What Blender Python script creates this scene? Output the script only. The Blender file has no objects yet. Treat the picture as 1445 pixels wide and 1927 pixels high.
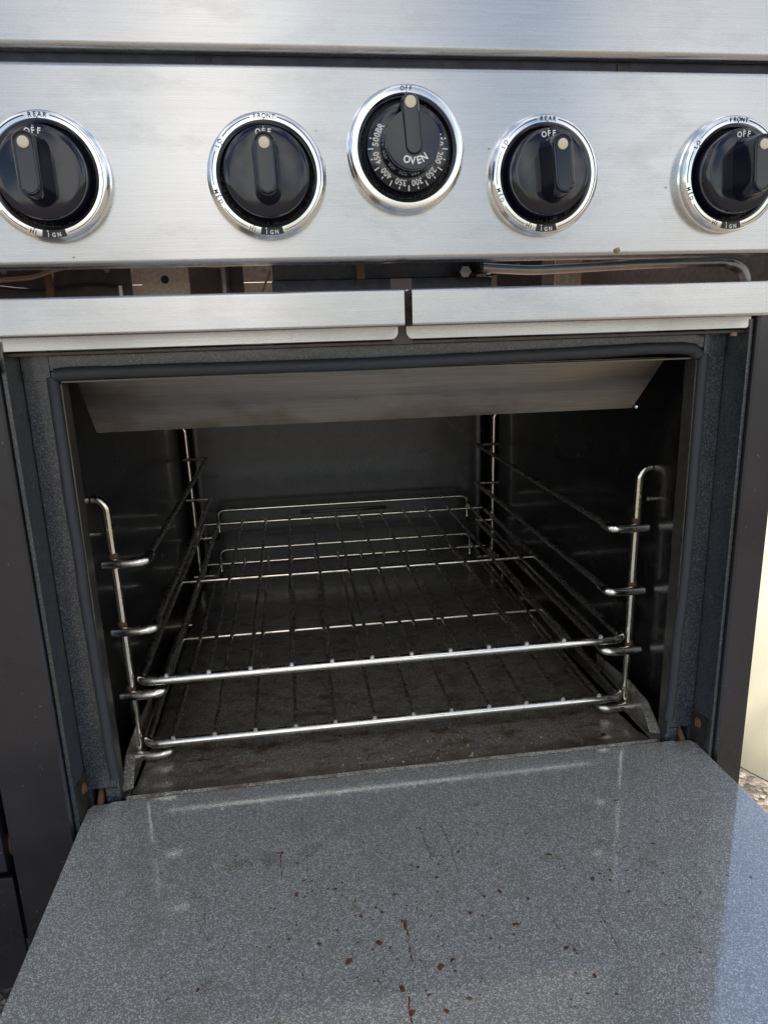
import bpy, bmesh, math, random
from mathutils import Vector, Matrix, noise
R = math.radians
PI = math.pi
ZO = 0.78            # height of the camera-level datum above the ground
scn = bpy.context.scene
col = scn.collection

# ------------------------------------------------------------------ camera
cam_d = bpy.data.cameras.new('camera')
cam = bpy.data.objects.new('camera', cam_d); col.objects.link(cam)
scn.camera = cam
cam_d.sensor_fit = 'HORIZONTAL'; cam_d.sensor_width = 36.0
cam_d.lens = 36.0 * 1306.76 / 1445.0
cam_d.clip_start = 0.02; cam_d.clip_end = 3000
_p, _y, _r = R(14.32612909), R(7.26917628), R(1.81794814)
fwd = Vector((math.sin(_y)*math.cos(_p), math.cos(_y)*math.cos(_p), -math.sin(_p)))
rgt = Vector((math.cos(_y), -math.sin(_y), 0))
dwn = fwd.cross(rgt)
r2 = rgt*math.cos(_r) + dwn*math.sin(_r)
d2 = -rgt*math.sin(_r) + dwn*math.cos(_r)
rot = Matrix((r2, -d2, -fwd)).transposed()
cam.matrix_world = Matrix.Translation((-0.106, -0.70, ZO)) @ rot.to_4x4()
scn.render.resolution_x = 767; scn.render.resolution_y = 1024

# ------------------------------------------------------------------ light
SUN_EL, SUN_AZ = R(60), R(7)          # azimuth measured from +Y towards +X
world = bpy.data.worlds.new('World'); scn.world = world; world.use_nodes = True
wn = world.node_tree; wn.nodes.clear()
def WN(t): return wn.nodes.new(t)
out = WN('ShaderNodeOutputWorld'); bg = WN('ShaderNodeBackground')
sky = WN('ShaderNodeTexSky'); sky.sky_type = 'NISHITA'; sky.sun_disc = False
sky.air_density = 1.1; sky.dust_density = 0.25; sky.ozone_density = 2.2
sky.sun_elevation = SUN_EL; sky.sun_rotation = SUN_AZ
tc = WN('ShaderNodeTexCoord'); mp = WN('ShaderNodeMapping'); mp.inputs['Scale'].default_value = (2.0, 2.0, 1.3)
mp.inputs['Location'].default_value = (0.35, 0.2, 0.0)
nz = WN('ShaderNodeTexNoise'); nz.inputs['Scale'].default_value = 2.2; nz.inputs['Detail'].default_value = 6
nz.inputs['Roughness'].default_value = 0.55
rp = WN('ShaderNodeValToRGB'); rp.color_ramp.elements[0].position = 0.43; rp.color_ramp.elements[1].position = 0.60
mx = WN('ShaderNodeMix'); mx.data_type = 'RGBA'
mx.inputs[7].default_value = (12.3, 12.1, 11.8, 1)
wn.links.new(tc.outputs['Generated'], mp.inputs[0]); wn.links.new(mp.outputs[0], nz.inputs['Vector'])
sx = WN('ShaderNodeSeparateXYZ'); wn.links.new(tc.outputs['Generated'], sx.inputs[0])
mr = WN('ShaderNodeMapRange')                      # cloudier to the south (behind the camera), clear to the north
for i, v in enumerate((-0.35, 0.35, 1.0, 0.12)): mr.inputs[i+1].default_value = v
wn.links.new(sx.outputs['Y'], mr.inputs[0])
mm = WN('ShaderNodeMath'); mm.operation = 'MULTIPLY'
wn.links.new(nz.outputs['Fac'], rp.inputs[0]); wn.links.new(rp.outputs[0], mm.inputs[0]); wn.links.new(mr.outputs[0], mm.inputs[1])
wn.links.new(mm.outputs[0], mx.inputs[0])
wn.links.new(sky.outputs[0], mx.inputs[6]); wn.links.new(mx.outputs[2], bg.inputs[0])
bg.inputs[1].default_value = 0.085
wn.links.new(bg.outputs[0], out.inputs[0])
sun_d = bpy.data.lights.new('sun', 'SUN'); sun = bpy.data.objects.new('sun', sun_d); col.objects.link(sun)
sun_d.energy = 3.6; sun_d.angle = R(0.5); sun_d.color = (1.0, 0.95, 0.87)
sdir = Vector((math.sin(SUN_AZ)*math.cos(SUN_EL), math.cos(SUN_AZ)*math.cos(SUN_EL), math.sin(SUN_EL)))
sun.rotation_euler = (-sdir).to_track_quat('-Z', 'Y').to_euler()
sun.location = (0, 3, 5)
vs = scn.view_settings
scn.display_settings.display_device = 'sRGB'
vs.view_transform = 'Standard'; vs.look = 'None'; vs.gamma = 1; vs.use_curve_mapping = False
vs.exposure = 0.98

# ------------------------------------------------------------------ materials
class NT:
    def __init__(s, name):
        s.m = bpy.data.materials.new(name); s.m.use_nodes = True
        s.t = s.m.node_tree; s.b = s.t.nodes['Principled BSDF']
        s.tc = s.t.nodes.new('ShaderNodeTexCoord')
    def n(s, t, **k):
        o = s.t.nodes.new(t)
        for a, v in k.items(): setattr(o, a, v)
        return o
    def l(s, a, b): s.t.links.new(a, b)
    def set(s, **k):
        for a, v in k.items():
            s.b.inputs[a.replace('_', ' ')].default_value = v
    def map(s, scale, loc=(0, 0, 0)):
        m = s.n('ShaderNodeMapping'); m.inputs['Scale'].default_value = scale; m.inputs['Location'].default_value = loc
        s.l(s.tc.outputs['Object'], m.inputs[0]); return m.outputs[0]
    def noise(s, vec, scale=1, detail=3, rough=0.5):
        n = s.n('ShaderNodeTexNoise'); n.inputs['Scale'].default_value = scale
        n.inputs['Detail'].default_value = detail; n.inputs['Roughness'].default_value = rough
        s.l(vec, n.inputs['Vector']); return n.outputs['Fac']
    def voro(s, vec, scale, out='Distance', feat='F1', rnd=1.0):
        n = s.n('ShaderNodeTexVoronoi'); n.feature = feat; n.inputs['Scale'].default_value = scale
        n.inputs['Randomness'].default_value = rnd
        s.l(vec, n.inputs['Vector']); return n.outputs[out]
    def ramp(s, v, stops):
        r = s.n('ShaderNodeValToRGB'); e = r.color_ramp.elements
        while len(e) < len(stops): e.new(0.5)
        for i, (p, c) in enumerate(stops):
            e[i].position = p; e[i].color = c if len(c) == 4 else (*c, 1)
        s.l(v, r.inputs[0]); return r.outputs[0]
    def rng(s, v, a, b, c, d):
        r = s.n('ShaderNodeMapRange'); s.l(v, r.inputs[0])
        for i, x in enumerate((a, b, c, d)): r.inputs[i+1].default_value = x
        return r.outputs[0]
    def mix(s, f, a, b, mode='MIX'):
        m = s.n('ShaderNodeMix'); m.data_type = 'RGBA'; m.blend_type = mode
        for i, x in ((0, f), (6, a), (7, b)):
            if isinstance(x, (int, float)): m.inputs[i].default_value = x
            elif isinstance(x, tuple): m.inputs[i].default_value = x if len(x) == 4 else (*x, 1)
            else: s.l(x, m.inputs[i])
        return m.outputs[2]
    def math(s, op, a, b):
        m = s.n('ShaderNodeMath'); m.operation = op
        for i, x in enumerate((a, b)):
            if isinstance(x, (int, float)): m.inputs[i].default_value = x
            else: s.l(x, m.inputs[i])
        return m.outputs[0]
    def bump(s, h, strength, dist=0.001, chain=None):
        b = s.n('ShaderNodeBump'); b.inputs['Strength'].default_value = strength; b.inputs['Distance'].default_value = dist
        s.l(h, b.inputs['Height'])
        if chain is not None: s.l(chain, b.inputs['Normal'])
        s.l(b.outputs[0], s.b.inputs['Normal']); return b.outputs[0]

def simple(name, colr, rough=0.5, metal=0.0, coat=0.0, coat_rough=0.05, var=0.12, nscale=60, bump=0.0, bscale=400):
    t = NT(name); v = t.noise(t.map((1, 1, 1)), nscale, 4)
    c = t.mix(v, tuple(x*(1-var) for x in colr), tuple(min(1, x*(1+var)) for x in colr))
    t.l(c, t.b.inputs['Base Color'])
    t.l(t.rng(v, 0.3, 0.7, max(0.01, rough*0.8), min(1, rough*1.25)), t.b.inputs['Roughness'])
    t.set(Metallic=metal, Coat_Weight=coat, Coat_Roughness=coat_rough)
    if bump: t.bump(t.noise(t.map((1, 1, 1)), bscale, 2), bump, 0.0005)
    return t.m

def steel(name, colr=(0.55, 0.55, 0.55), rough=0.25, grime=0.10, streak=1.0, warm=(0.40, 0.33, 0.25), aniso=0.88):
    t = NT(name)
    fine = t.noise(t.map((15, 15, 1500)), 1, 3, 0.75)
    mid = t.noise(t.map((7, 7, 700), (3, 1, 2)), 1, 3, 0.6)
    blot = t.noise(t.map((5, 5, 9), (1, 7, 3)), 1, 5, 0.6)
    smear = t.noise(t.map((11, 11, 26), (5, 2, 8)), 1, 5, 0.7)
    f = t.rng(fine, 0.3, 0.7, 1-0.09*streak, 1+0.07*streak)
    m2 = t.rng(mid, 0.3, 0.7, 0.965, 1.03)
    k = t.math('MULTIPLY', f, m2)
    k = t.math('MULTIPLY', k, t.rng(smear, 0.5, 0.7, 1.01, 0.955))
    comb = t.n('ShaderNodeCombineColor')
    for i in range(3): t.l(k, comb.inputs[i])
    base = t.mix(1.0, colr, comb.outputs[0], 'MULTIPLY')
    base = t.mix(t.math('MULTIPLY', t.rng(blot, 0.5, 0.75, 0, 1), grime), base, warm)
    spk = t.voro(t.map((1, 1, 1.3)), 42, 'Distance')
    spk2 = t.noise(t.map((1, 1, 1), (4, 4, 4)), 18, 2)
    spm = t.math('MULTIPLY', t.rng(spk, 0.035, 0.055, 1, 0), t.rng(spk2, 0.57, 0.62, 0, 1))
    base = t.mix(t.math('MULTIPLY', spm, 0.7), base, (0.10, 0.07, 0.05))
    t.l(base, t.b.inputs['Base Color'])
    r = t.math('ADD', t.rng(fine, 0.3, 0.7, rough*0.85, rough*1.15), t.rng(blot, 0.4, 0.7, 0, 0.02))
    r = t.math('ADD', r, t.rng(smear, 0.5, 0.68, 0, 0.035))
    t.l(r, t.b.inputs['Roughness'])
    t.set(Metallic=1.0, Anisotropic=aniso, Anisotropic_Rotation=0.25)
    tg = t.n('ShaderNodeTangent'); tg.direction_type = 'RADIAL'; tg.axis = 'Z'
    t.l(tg.outputs[0], t.b.inputs['Tangent'])
    b1 = t.bump(fine, 0.055*streak, 0.0002)
    big = t.noise(t.map((3, 3, 5)), 1, 2)
    t.bump(big, 0.05, 0.006, b1)
    return t.m

def enamel(name, base=(0.016, 0.020, 0.028), speck=(0.30, 0.33, 0.37), dens=0.62, scale=900, rough=0.35, coat=1.0, coat_rough=0.06,
           grease=0.25, peel=0.25, film=0.0, dots=0.0, specw=0.8, coat_ior=1.5, stain=0.0, gcol=(0.095, 0.080, 0.050)):
    t = NT(name); o = t.map((1, 1, 1))
    v = t.n('ShaderNodeTexVoronoi'); v.inputs['Scale'].default_value = scale; t.l(o, v.inputs['Vector'])
    sep = t.n('ShaderNodeSeparateColor'); t.l(v.outputs['Color'], sep.inputs[0])
    sp = t.rng(sep.outputs[0], dens, min(1, dens+0.38), 0, 1)
    v2 = t.noise(o, scale*0.55, 2, 0.7)
    sp = t.math('MULTIPLY', sp, t.rng(v2, 0.3, 0.65, 0.5, 1))
    c = t.mix(t.math('MULTIPLY', sp, specw), base, speck)
    cloud = t.noise(t.map((1.6, 0.8, 1), (2, 3, 5)), 11, 6, 0.7)
    gr = t.noise(t.map((1, 1, 1), (6, 3, 1)), 22, 5, 0.7)
    gm = t.math('MULTIPLY', t.rng(gr, 0.52, 0.74, 0, 1), grease)
    c = t.mix(gm, c, gcol)
    if stain:
        sn = t.noise(t.map((1, 1.6, 1), (7.3, 2, 1)), 26, 6, 0.75)
        c = t.mix(t.rng(sn, 0.50, 0.62, 0, stain), c, (0.085, 0.040, 0.016))
    if film: c = t.mix(t.math('MULTIPLY', t.rng(cloud, 0.25, 0.7, 0.5, 1), film), c, (0.30, 0.31, 0.31))
    if dots:
        d = t.voro(t.map((1, 1.0, 1), (0.3, 0.1, 0.6)), 130, 'Distance'); dn = t.noise(t.map((1, 1, 1), (9, 9, 9)), 26, 3)
        dm = t.math('MULTIPLY', t.rng(d, 0.10, 0.16, 1, 0), t.rng(dn, 0.5, 0.56, 0, 1))
        c = t.mix(t.math('MULTIPLY', dm, dots), c, (0.035, 0.014, 0.008))
    t.l(c, t.b.inputs['Base Color'])
    t.l(t.rng(cloud, 0.3, 0.7, rough*0.85, rough*1.2), t.b.inputs['Roughness'])
    t.l(t.math('ADD', t.rng(gr, 0.45, 0.7, coat_rough, coat_rough*1.8+0.03), t.math('MULTIPLY', sp, 0.02)), t.b.inputs['Coat Roughness'])
    t.set(Coat_Weight=coat, Coat_IOR=coat_ior)
    b = t.n('ShaderNodeBump'); b.inputs['Strength'].default_value = peel; b.inputs['Distance'].default_value = 0.0004
    t.l(t.noise(o, 330, 2, 0.5), b.inputs['Height']); t.l(b.outputs[0], t.b.inputs['Normal'])
    b2 = t.n('ShaderNodeBump'); b2.inputs['Strength'].default_value = peel*0.45; b2.inputs['Distance'].default_value = 0.0004
    t.l(t.noise(o, 260, 2, 0.5), b2.inputs['Height']); t.l(b2.outputs[0], t.b.inputs['Coat Normal'])
    return t.m

def chrome(name, rust=0.3, colr=(0.66, 0.66, 0.64), rough=0.12, dark=0.0):
    t = NT(name); n1 = t.noise(t.map((1, 1, 1)), 45, 5, 0.65); n2 = t.noise(t.map((1, 1, 1), (3, 3, 3)), 300, 3, 0.6)
    c = t.mix(t.math('MULTIPLY', t.rng(n1, 0.5, 0.72, 0, 1), rust), colr, (0.24, 0.13, 0.07))
    spots = t.math('MULTIPLY', t.rng(n2, 0.62, 0.70, 0, 1), 0.8)
    c = t.mix(t.math('MULTIPLY', spots, 0.5), c, (0.06, 0.045, 0.03))
    if dark: c = t.mix(t.rng(n1, 0.2, 0.6, dark, dark*0.6), c, (0.08, 0.065, 0.05))
    t.l(c, t.b.inputs['Base Color'])
    t.l(t.rng(n1, 0.4, 0.75, rough, rough+0.3), t.b.inputs['Roughness'])
    t.set(Metallic=1.0 if not dark else 0.9)
    if not dark: t.bump(n2, 0.03, 0.0003)
    return t.m

M = {}
M['steel'] = steel('brushed_steel')
M['steel_tray'] = steel('brushed_steel_tray', (0.62, 0.62, 0.62), 0.26, 0.12)
M['steel_brown'] = steel('heat_tinted_steel', (0.36, 0.315, 0.27), 0.38, 0.95, 2.6, (0.11, 0.06, 0.032), 0.7)
M['bezel'] = simple('satin_bezel', (0.80, 0.80, 0.79), 0.17, 1.0, var=0.04, nscale=40)
M['bezel_edge'] = simple('polished_bezel', (0.74, 0.74, 0.74), 0.10, 1.0, var=0.03)
M['ink'] = simple('black_ink', (0.012, 0.012, 0.016), 0.45)
M['white_ink'] = simple('white_ink', (0.78, 0.78, 0.75), 0.5, var=0.04)
M['knob'] = simple('black_gloss_plastic', (0.006, 0.007, 0.016), 0.09, 0.0, 0.0, 0.03, bump=0.012, bscale=150)
M['knob'].node_tree.nodes['Principled BSDF'].inputs['IOR'].default_value = 1.52
M['knob_base'] = simple('black_satin_plastic', (0.012, 0.012, 0.014), 0.35)
M['cream'] = simple('cream_inlay', (0.66, 0.59, 0.44), 0.45, var=0.12, nscale=700)
M['frame'] = enamel('blue_black_speckled_enamel', base=(0.014, 0.019, 0.028), dots=0.85, grease=0.35, coat_rough=0.12, specw=0.45, scale=1150)
M['side'] = enamel('side_speckled_enamel', base=(0.017, 0.023, 0.029), dots=0.4, grease=0.3, coat_rough=0.16, specw=0.35, scale=1150)
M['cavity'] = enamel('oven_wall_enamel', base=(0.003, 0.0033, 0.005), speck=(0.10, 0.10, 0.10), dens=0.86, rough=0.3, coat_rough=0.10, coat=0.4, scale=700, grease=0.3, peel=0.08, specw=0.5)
M['floor'] = enamel('oven_floor_enamel', base=(0.120, 0.113, 0.092), speck=(0.70, 0.65, 0.54), dens=0.60, scale=1100, coat_rough=0.13, grease=0.85, peel=0.3, dots=0.9, stain=0.9)
M['door'] = enamel('door_speckled_enamel', base=(0.205, 0.198, 0.175), speck=(0.92, 0.92, 0.89), dens=0.58, scale=1250, rough=0.38, coat_rough=0.045, grease=0.42, peel=0.12, film=0.20, specw=0.85, coat_ior=2.5, gcol=(0.155, 0.135, 0.090))
def black_mat():
    t = NT('dusty_black_enamel'); o = t.map((1, 1, 1))
    d = t.voro(t.map((1, 1, 0.8)), 150, 'Distance'); k = t.noise(t.map((1, 1, 1), (2, 8, 1)), 30, 3)
    dust = t.math('MULTIPLY', t.rng(d, 0.05, 0.11, 1, 0), t.rng(k, 0.5, 0.58, 0, 0.5))
    sc = t.noise(t.map((240, 240, 26), (1, 2, 3)), 1, 2); sk = t.noise(t.map((1, 1, 1), (5, 5, 1)), 17, 3)
    scr = t.math('MULTIPLY', t.rng(sc, 0.74, 0.78, 0, 1), t.rng(sk, 0.56, 0.62, 0, 0.6))
    m = t.math('MAXIMUM', dust, scr)
    cl = t.noise(o, 8, 5, 0.65)
    c = t.mix(t.rng(cl, 0.3, 0.7, 0, 1), (0.010, 0.010, 0.014), (0.018, 0.018, 0.024))
    t.l(t.mix(m, c, (0.35, 0.34, 0.33)), t.b.inputs['Base Color'])
    t.l(t.rng(cl, 0.3, 0.7, 0.22, 0.42), t.b.inputs['Roughness'])
    t.l(t.rng(cl, 0.35, 0.7, 0.04, 0.16), t.b.inputs['Coat Roughness'])
    t.set(Coat_Weight=0.45); t.bump(t.noise(o, 60, 2), 0.03, 0.0006); return t.m
M['black'] = black_mat()
M['dark'] = simple('dark_metal', (0.010, 0.010, 0.013), 0.6)
M['groove'] = simple('groove_black', (0.006, 0.008, 0.020), 0.5)
M['gasket'] = simple('grey_black_gasket', (0.033, 0.035, 0.041), 0.62, var=0.3, nscale=120, bump=0.3, bscale=900)
M['rim'] = simple('worn_rim_metal', (0.13, 0.12, 0.105), 0.42, 0.7, var=0.5, nscale=160)
M['chrome'] = chrome('chromed_wire', 0.30, (0.80, 0.75, 0.64))
M['chrome_bright'] = chrome('bright_chromed_wire', 0.06, (0.88, 0.85, 0.77), rough=0.15)
M['tip'] = simple('cut_wire_end', (0.75, 0.75, 0.73), 0.35, 0.6, var=0.1)
M['wire'] = chrome('browned_wire', 0.5, (0.58, 0.52, 0.45), 0.17, 0.18)
M['tan_light'] = simple('speckled_bracket_steel', (0.62, 0.52, 0.41), 0.5, 0.5, var=0.6, nscale=260, bump=0.3)
M['tan'] = simple('baked_sheet_metal', (0.25, 0.19, 0.15), 0.5, 0.6, var=0.6, nscale=160, bump=0.3, bscale=300)
M['brown'] = simple('dark_brown_sheet', (0.085, 0.07, 0.066), 0.5, 0.5, var=0.8, nscale=90, bump=0.2)
M['cast'] = simple('sooty_cast_metal', (0.085, 0.085, 0.09), 0.45, 0.6, var=0.98, nscale=110, bump=0.6, bscale=260)
M['pipe'] = simple('oxidised_pipe', (0.32, 0.30, 0.28), 0.36, 0.9, var=0.35, nscale=90)
M['cable'] = simple('amber_cable', (0.30, 0.20, 0.10), 0.5, var=0.4, nscale=400)
M['rust'] = simple('rusty_steel', (0.15, 0.085, 0.05), 0.75, 0.2, var=0.7, nscale=260, bump=0.5)
M['hinge'] = simple('dirty_hinge_steel', (0.055, 0.045, 0.038), 0.5, 0.5, var=0.9, nscale=150, bump=0.4)
def crumb_mat():
    t = NT('burnt_crumbs'); n = t.noise(t.map((1, 1, 1)), 90, 1)
    t.l(t.ramp(n, [(0.35, (0.03, 0.015, 0.01)), (0.5, (0.16, 0.07, 0.03)), (0.62, (0.5, 0.42, 0.3))]), t.b.inputs['Base Color']); t.set(Roughness=0.7); return t.m
M['crumbs'] = crumb_mat()
def grease_mat():
    t = NT('burnt_grease'); n = t.noise(t.map((1, 1, 1)), 55, 3); n2 = t.noise(t.map((1, 1, 1)), 700, 3)
    c = t.ramp(n, [(0.3, (0.09, 0.026, 0.010)), (0.5, (0.16, 0.055, 0.018)), (0.7, (0.26, 0.13, 0.045))])
    t.l(t.mix(t.rng(n2, 0.45, 0.7, 0, 0.5), c, (0.05, 0.018, 0.008)), t.b.inputs['Base Color'])
    t.l(t.rng(n2, 0.3, 0.7, 0.15, 0.5), t.b.inputs['Roughness']); t.l(t.rng(n, 0.35, 0.6, 0.95, 0.6), t.b.inputs['Alpha']); return t.m
M['grease'] = grease_mat()
M['grease_thin'] = simple('thin_grease', (0.13, 0.085, 0.035), 0.40, var=0.4, nscale=300)
def cloth_mat():
    t = NT('cream_translucent_sheet'); t.t.nodes.remove(t.b)
    n1 = t.noise(t.map((1, 1, 1)), 7, 4)
    c = t.mix(n1, (0.93, 0.82, 0.55), (0.95, 0.90, 0.74))
    d = t.n('ShaderNodeBsdfDiffuse'); tr = t.n('ShaderNodeBsdfTranslucent'); mxs = t.n('ShaderNodeMixShader'); mxs.inputs[0].default_value = 0.2
    t.l(c, d.inputs[0]); t.l(c, tr.inputs[0]); t.l(d.outputs[0], mxs.inputs[1]); t.l(tr.outputs[0], mxs.inputs[2])
    t.l(mxs.outputs[0], t.t.nodes['Material Output'].inputs[0]); return t.m
M['cloth'] = cloth_mat()
def ground_mat():
    t = NT('gravelly_asphalt'); o = t.map((1, 1, 1))
    v = t.n('ShaderNodeTexVoronoi'); v.inputs['Scale'].default_value = 130; t.l(o, v.inputs['Vector'])
    sep = t.n('ShaderNodeSeparateColor'); t.l(v.outputs['Color'], sep.inputs[0])
    c = t.ramp(sep.outputs[0], [(0, (0.05, 0.042, 0.034)), (0.4, (0.14, 0.115, 0.088)), (0.75, (0.26, 0.215, 0.165)), (1, (0.48, 0.42, 0.34))])
    big = t.noise(o, 3, 6, 0.6)
    c = t.mix(t.rng(big, 0.35, 0.7, 0, 0.5), c, (0.15, 0.14, 0.13))
    t.l(c, t.b.inputs['Base Color']); t.set(Roughness=0.85)
    t.bump(v.outputs['Distance'], 0.9, 0.006); return t.m
M['ground'] = ground_mat()

# ------------------------------------------------------------------ geometry helpers
WNAMES = {'control_panel', 'front_nose', 'bezel', 'pull_handle', 'front_flange', 'side_trim', 'side_oven_door', 'kick_panel', 'deflector_plate', 'oven_door', 'door_skin', 'front_frame', 'corner_plate', 'grip', 'pointer', 'cooktop_surround'}
class MB:
    def __init__(s): s.bm = bmesh.new()
    def merge(s, o):
        me = bpy.data.meshes.new('tmp'); o.to_mesh(me); o.free(); s.bm.from_mesh(me); bpy.data.meshes.remove(me); return s
    def box(s, x0, x1, y0, y1, z0, z1, bev=0.0, seg=2):
        b = bmesh.new(); bmesh.ops.create_cube(b, size=1)
        for v in b.verts:
            v.co = Vector(((x0+x1)/2+v.co.x*(x1-x0), (y0+y1)/2+v.co.y*(y1-y0), (z0+z1)/2+v.co.z*(z1-z0)))
        if bev: bmesh.ops.bevel(b, geom=list(b.edges), offset=bev, segments=seg, profile=0.5, affect='EDGES')
        return s.merge(b)
    def prism(s, pts, axis, a, b_, bev=0.0, seg=2):
        """polygon pts (2d) extruded along axis from a to b_"""
        b = bmesh.new()
        def P(p, t):
            return {'x': (t, p[0], p[1]), 'y': (p[0], t, p[1]), 'z': (p[0], p[1], t)}[axis]
        lo = [b.verts.new(P(p, a)) for p in pts]; hi = [b.verts.new(P(p, b_)) for p in pts]
        b.faces.new(lo); b.faces.new(hi[::-1]); n = len(pts)
        for i in range(n): b.faces.new((lo[i], hi[i], hi[(i+1) % n], lo[(i+1) % n]))
        bmesh.ops.recalc_face_normals(b, faces=list(b.faces))
        if bev: bmesh.ops.bevel(b, geom=list(b.edges), offset=bev, segments=seg, profile=0.5, affect='EDGES')
        return s.merge(b)
    def quad(s, *p):
        s.bm.faces.new([s.bm.verts.new(q) for q in p]); return s
    def tube(s, path, r, n=12, fillet=0.0, cap=True, squash=None, jit=0.0):
        pts = [Vector(p) for p in path]
        if fillet:
            q = [pts[0]]
            for i in range(1, len(pts)-1):
                a, b, c = pts[i-1], pts[i], pts[i+1]
                u, w = (a-b), (c-b); f = min(fillet, u.length*0.48, w.length*0.48); u.normalize(); w.normalize()
                A, B = b+u*f, b+w*f
                for k in range(7):
                    t = k/6; q.append(A*(1-t)**2 + b*2*t*(1-t) + B*t*t)
            q.append(pts[-1]); pts = q
        b = s.bm; rings = []; up = None
        for i, p in enumerate(pts):
            d = (pts[min(i+1, len(pts)-1)] - pts[max(i-1, 0)]).normalized()
            if up is None:
                up = Vector((0, 0, 1)) if abs(d.z) < 0.9 else Vector((0, 1, 0))
            up = (up - d*up.dot(d)).normalized(); sd = d.cross(up)
            rr = r[i] if isinstance(r, (list, tuple)) else r
            if jit: rr *= 1+jit*noise.noise(p*40)
            ring = []
            for k in range(n):
                a = 2*PI*k/n; v = sd*math.cos(a)*rr + up*math.sin(a)*rr
                if squash: v = Vector((v.x*squash[0], v.y*squash[1], v.z*squash[2]))
                ring.append(b.verts.new(p+v))
            rings.append(ring)
        for i in range(len(rings)-1):
            for k in range(n): b.faces.new((rings[i][k], rings[i][(k+1) % n], rings[i+1][(k+1) % n], rings[i+1][k]))
        if cap: b.faces.new(rings[0][::-1]); b.faces.new(rings[-1])
        return s
    def lathe(s, prof, cx, cz, n=72, cap0=False, cap1=False):
        """profile [(radius, y)], axis along y through (cx, cz)"""
        b = s.bm; rings = []
        for r_, y in prof:
            rings.append([b.verts.new((cx+r_*math.sin(2*PI*k/n), y, cz+r_*math.cos(2*PI*k/n))) for k in range(n)])
        for i in range(len(rings)-1):
            for k in range(n): b.faces.new((rings[i][k], rings[i][(k+1) % n], rings[i+1][(k+1) % n], rings[i+1][k]))
        if cap0: b.faces.new(rings[0][::-1])
        if cap1: b.faces.new(rings[-1])
        return s
    def build(s, name, mat, parent=None, smooth=True, angle=35, loc=None, roty=0.0, wn=None):
        b = s.bm; bmesh.ops.recalc_face_normals(b, faces=list(b.faces))
        if loc is None:
            for v in b.verts: v.co.z += ZO
        me = bpy.data.meshes.new(name); b.to_mesh(me); b.free()
        if smooth:
            me.polygons.foreach_set('use_smooth', [True]*len(me.polygons)); me.set_sharp_from_angle(angle=R(angle))
        me.materials.append(mat)
        o = bpy.data.objects.new(name, me); col.objects.link(o)
        if smooth and (wn if wn is not None else name in WNAMES):
            w = o.modifiers.new('wn', 'WEIGHTED_NORMAL'); w.keep_sharp = True; w.weight = 100
        if loc is not None: o.location = (loc[0], loc[1], loc[2]); o.rotation_euler = (0, roty, 0)
        if parent is not None:
            o.parent = parent
            if loc is None:
                o.matrix_parent_inverse = Matrix.Translation(parent.location).inverted() if parent.parent is None else WPI(parent)
        return o
def WPI(p):
    m = Matrix.Identity(4); q = p
    while q is not None:
        m = (q.matrix_parent_inverse if q.parent else Matrix.Identity(4)) @ q.matrix_basis @ m; q = q.parent
    return m.inverted()
def tag(o, label=None, cat=None, group=None, kind=None):
    for k, v in (('label', label), ('category', cat), ('group', group), ('kind', kind)):
        if v: o[k] = v
    return o
def empty(name, loc):
    o = bpy.data.objects.new(name, None); o.location = loc; col.objects.link(o); o.empty_display_size = 0.05; return o

_fonts = {}
def glyph(ch, size, bold=False):
    cu = bpy.data.curves.new('g', 'FONT'); cu.body = ch; cu.size = size; cu.align_x = 'CENTER'; cu.align_y = 'CENTER'
    cu.resolution_u = 3; cu.offset = size*(0.028 if bold else 0.008)
    ob = bpy.data.objects.new('g', cu); col.objects.link(ob)
    dg = bpy.context.evaluated_depsgraph_get(); me = bpy.data.meshes.new_from_object(ob.evaluated_get(dg))
    bpy.data.objects.remove(ob); bpy.data.curves.remove(cu)
    # recentre vertically on cap height
    return me
def put_text(mb, text, cx, cz, r, y, a_mid, step, size, outward=True, bold=False, sx=0.9, thick=0.00012):
    """letters on a circle in the xz plane; a_mid degrees clockwise from up; outward=True: tops outward, clockwise"""
    n = len(text)
    for i, ch in enumerate(text):
        if ch == ' ': continue
        off = (i-(n-1)/2)*step*(1 if outward else -1)
        a = R(a_mid+off)
        me = glyph(ch, size, bold); bm = bmesh.new(); bm.from_mesh(me); bpy.data.meshes.remove(me)
        ys = [v.co.y for v in bm.verts]
        if not ys: bm.free(); continue
        my = size*0.0 if not ys else (max(ys)+min(ys))/2 if ch.isalnum() else 0
        ux, uz = math.sin(a), math.cos(a)            # outward
        tx, tz = math.cos(a), -math.sin(a)           # clockwise tangent
        if not outward: ux, uz, tx, tz = -ux, -uz, -tx, -tz
        px, pz = cx+r*math.sin(a), cz+r*math.cos(a)
        for v in bm.verts:
            lx, lz = v.co.x*sx, v.co.y-my
            v.co = Vector((px+tx*lx+ux*lz, y, pz+tz*lx+uz*lz))
        ext = bmesh.ops.extrude_face_region(bm, geom=list(bm.faces))
        for g in ext['geom']:
            if isinstance(g, bmesh.types.BMVert): g.co.y -= thick
        mb.merge(bm)
def arc_line(mb, cx, cz, r, w, a0, a1, y, thick=0.0001, n=40):
    b = mb.bm; k = max(3, int(abs(a1-a0)/360*n*2)); pr = None
    for i in range(k+1):
        a = R(a0+(a1-a0)*i/k)
        q = [b.verts.new((cx+rr*math.sin(a), yy, cz+rr*math.cos(a))) for rr in (r-w/2, r+w/2) for yy in (y, y-thick)]
        if pr:
            for i0, i1 in ((1, 3), (0, 1), (3, 2)): b.faces.new((pr[i0], pr[i1], q[i1], q[i0]))
        pr = q
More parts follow.
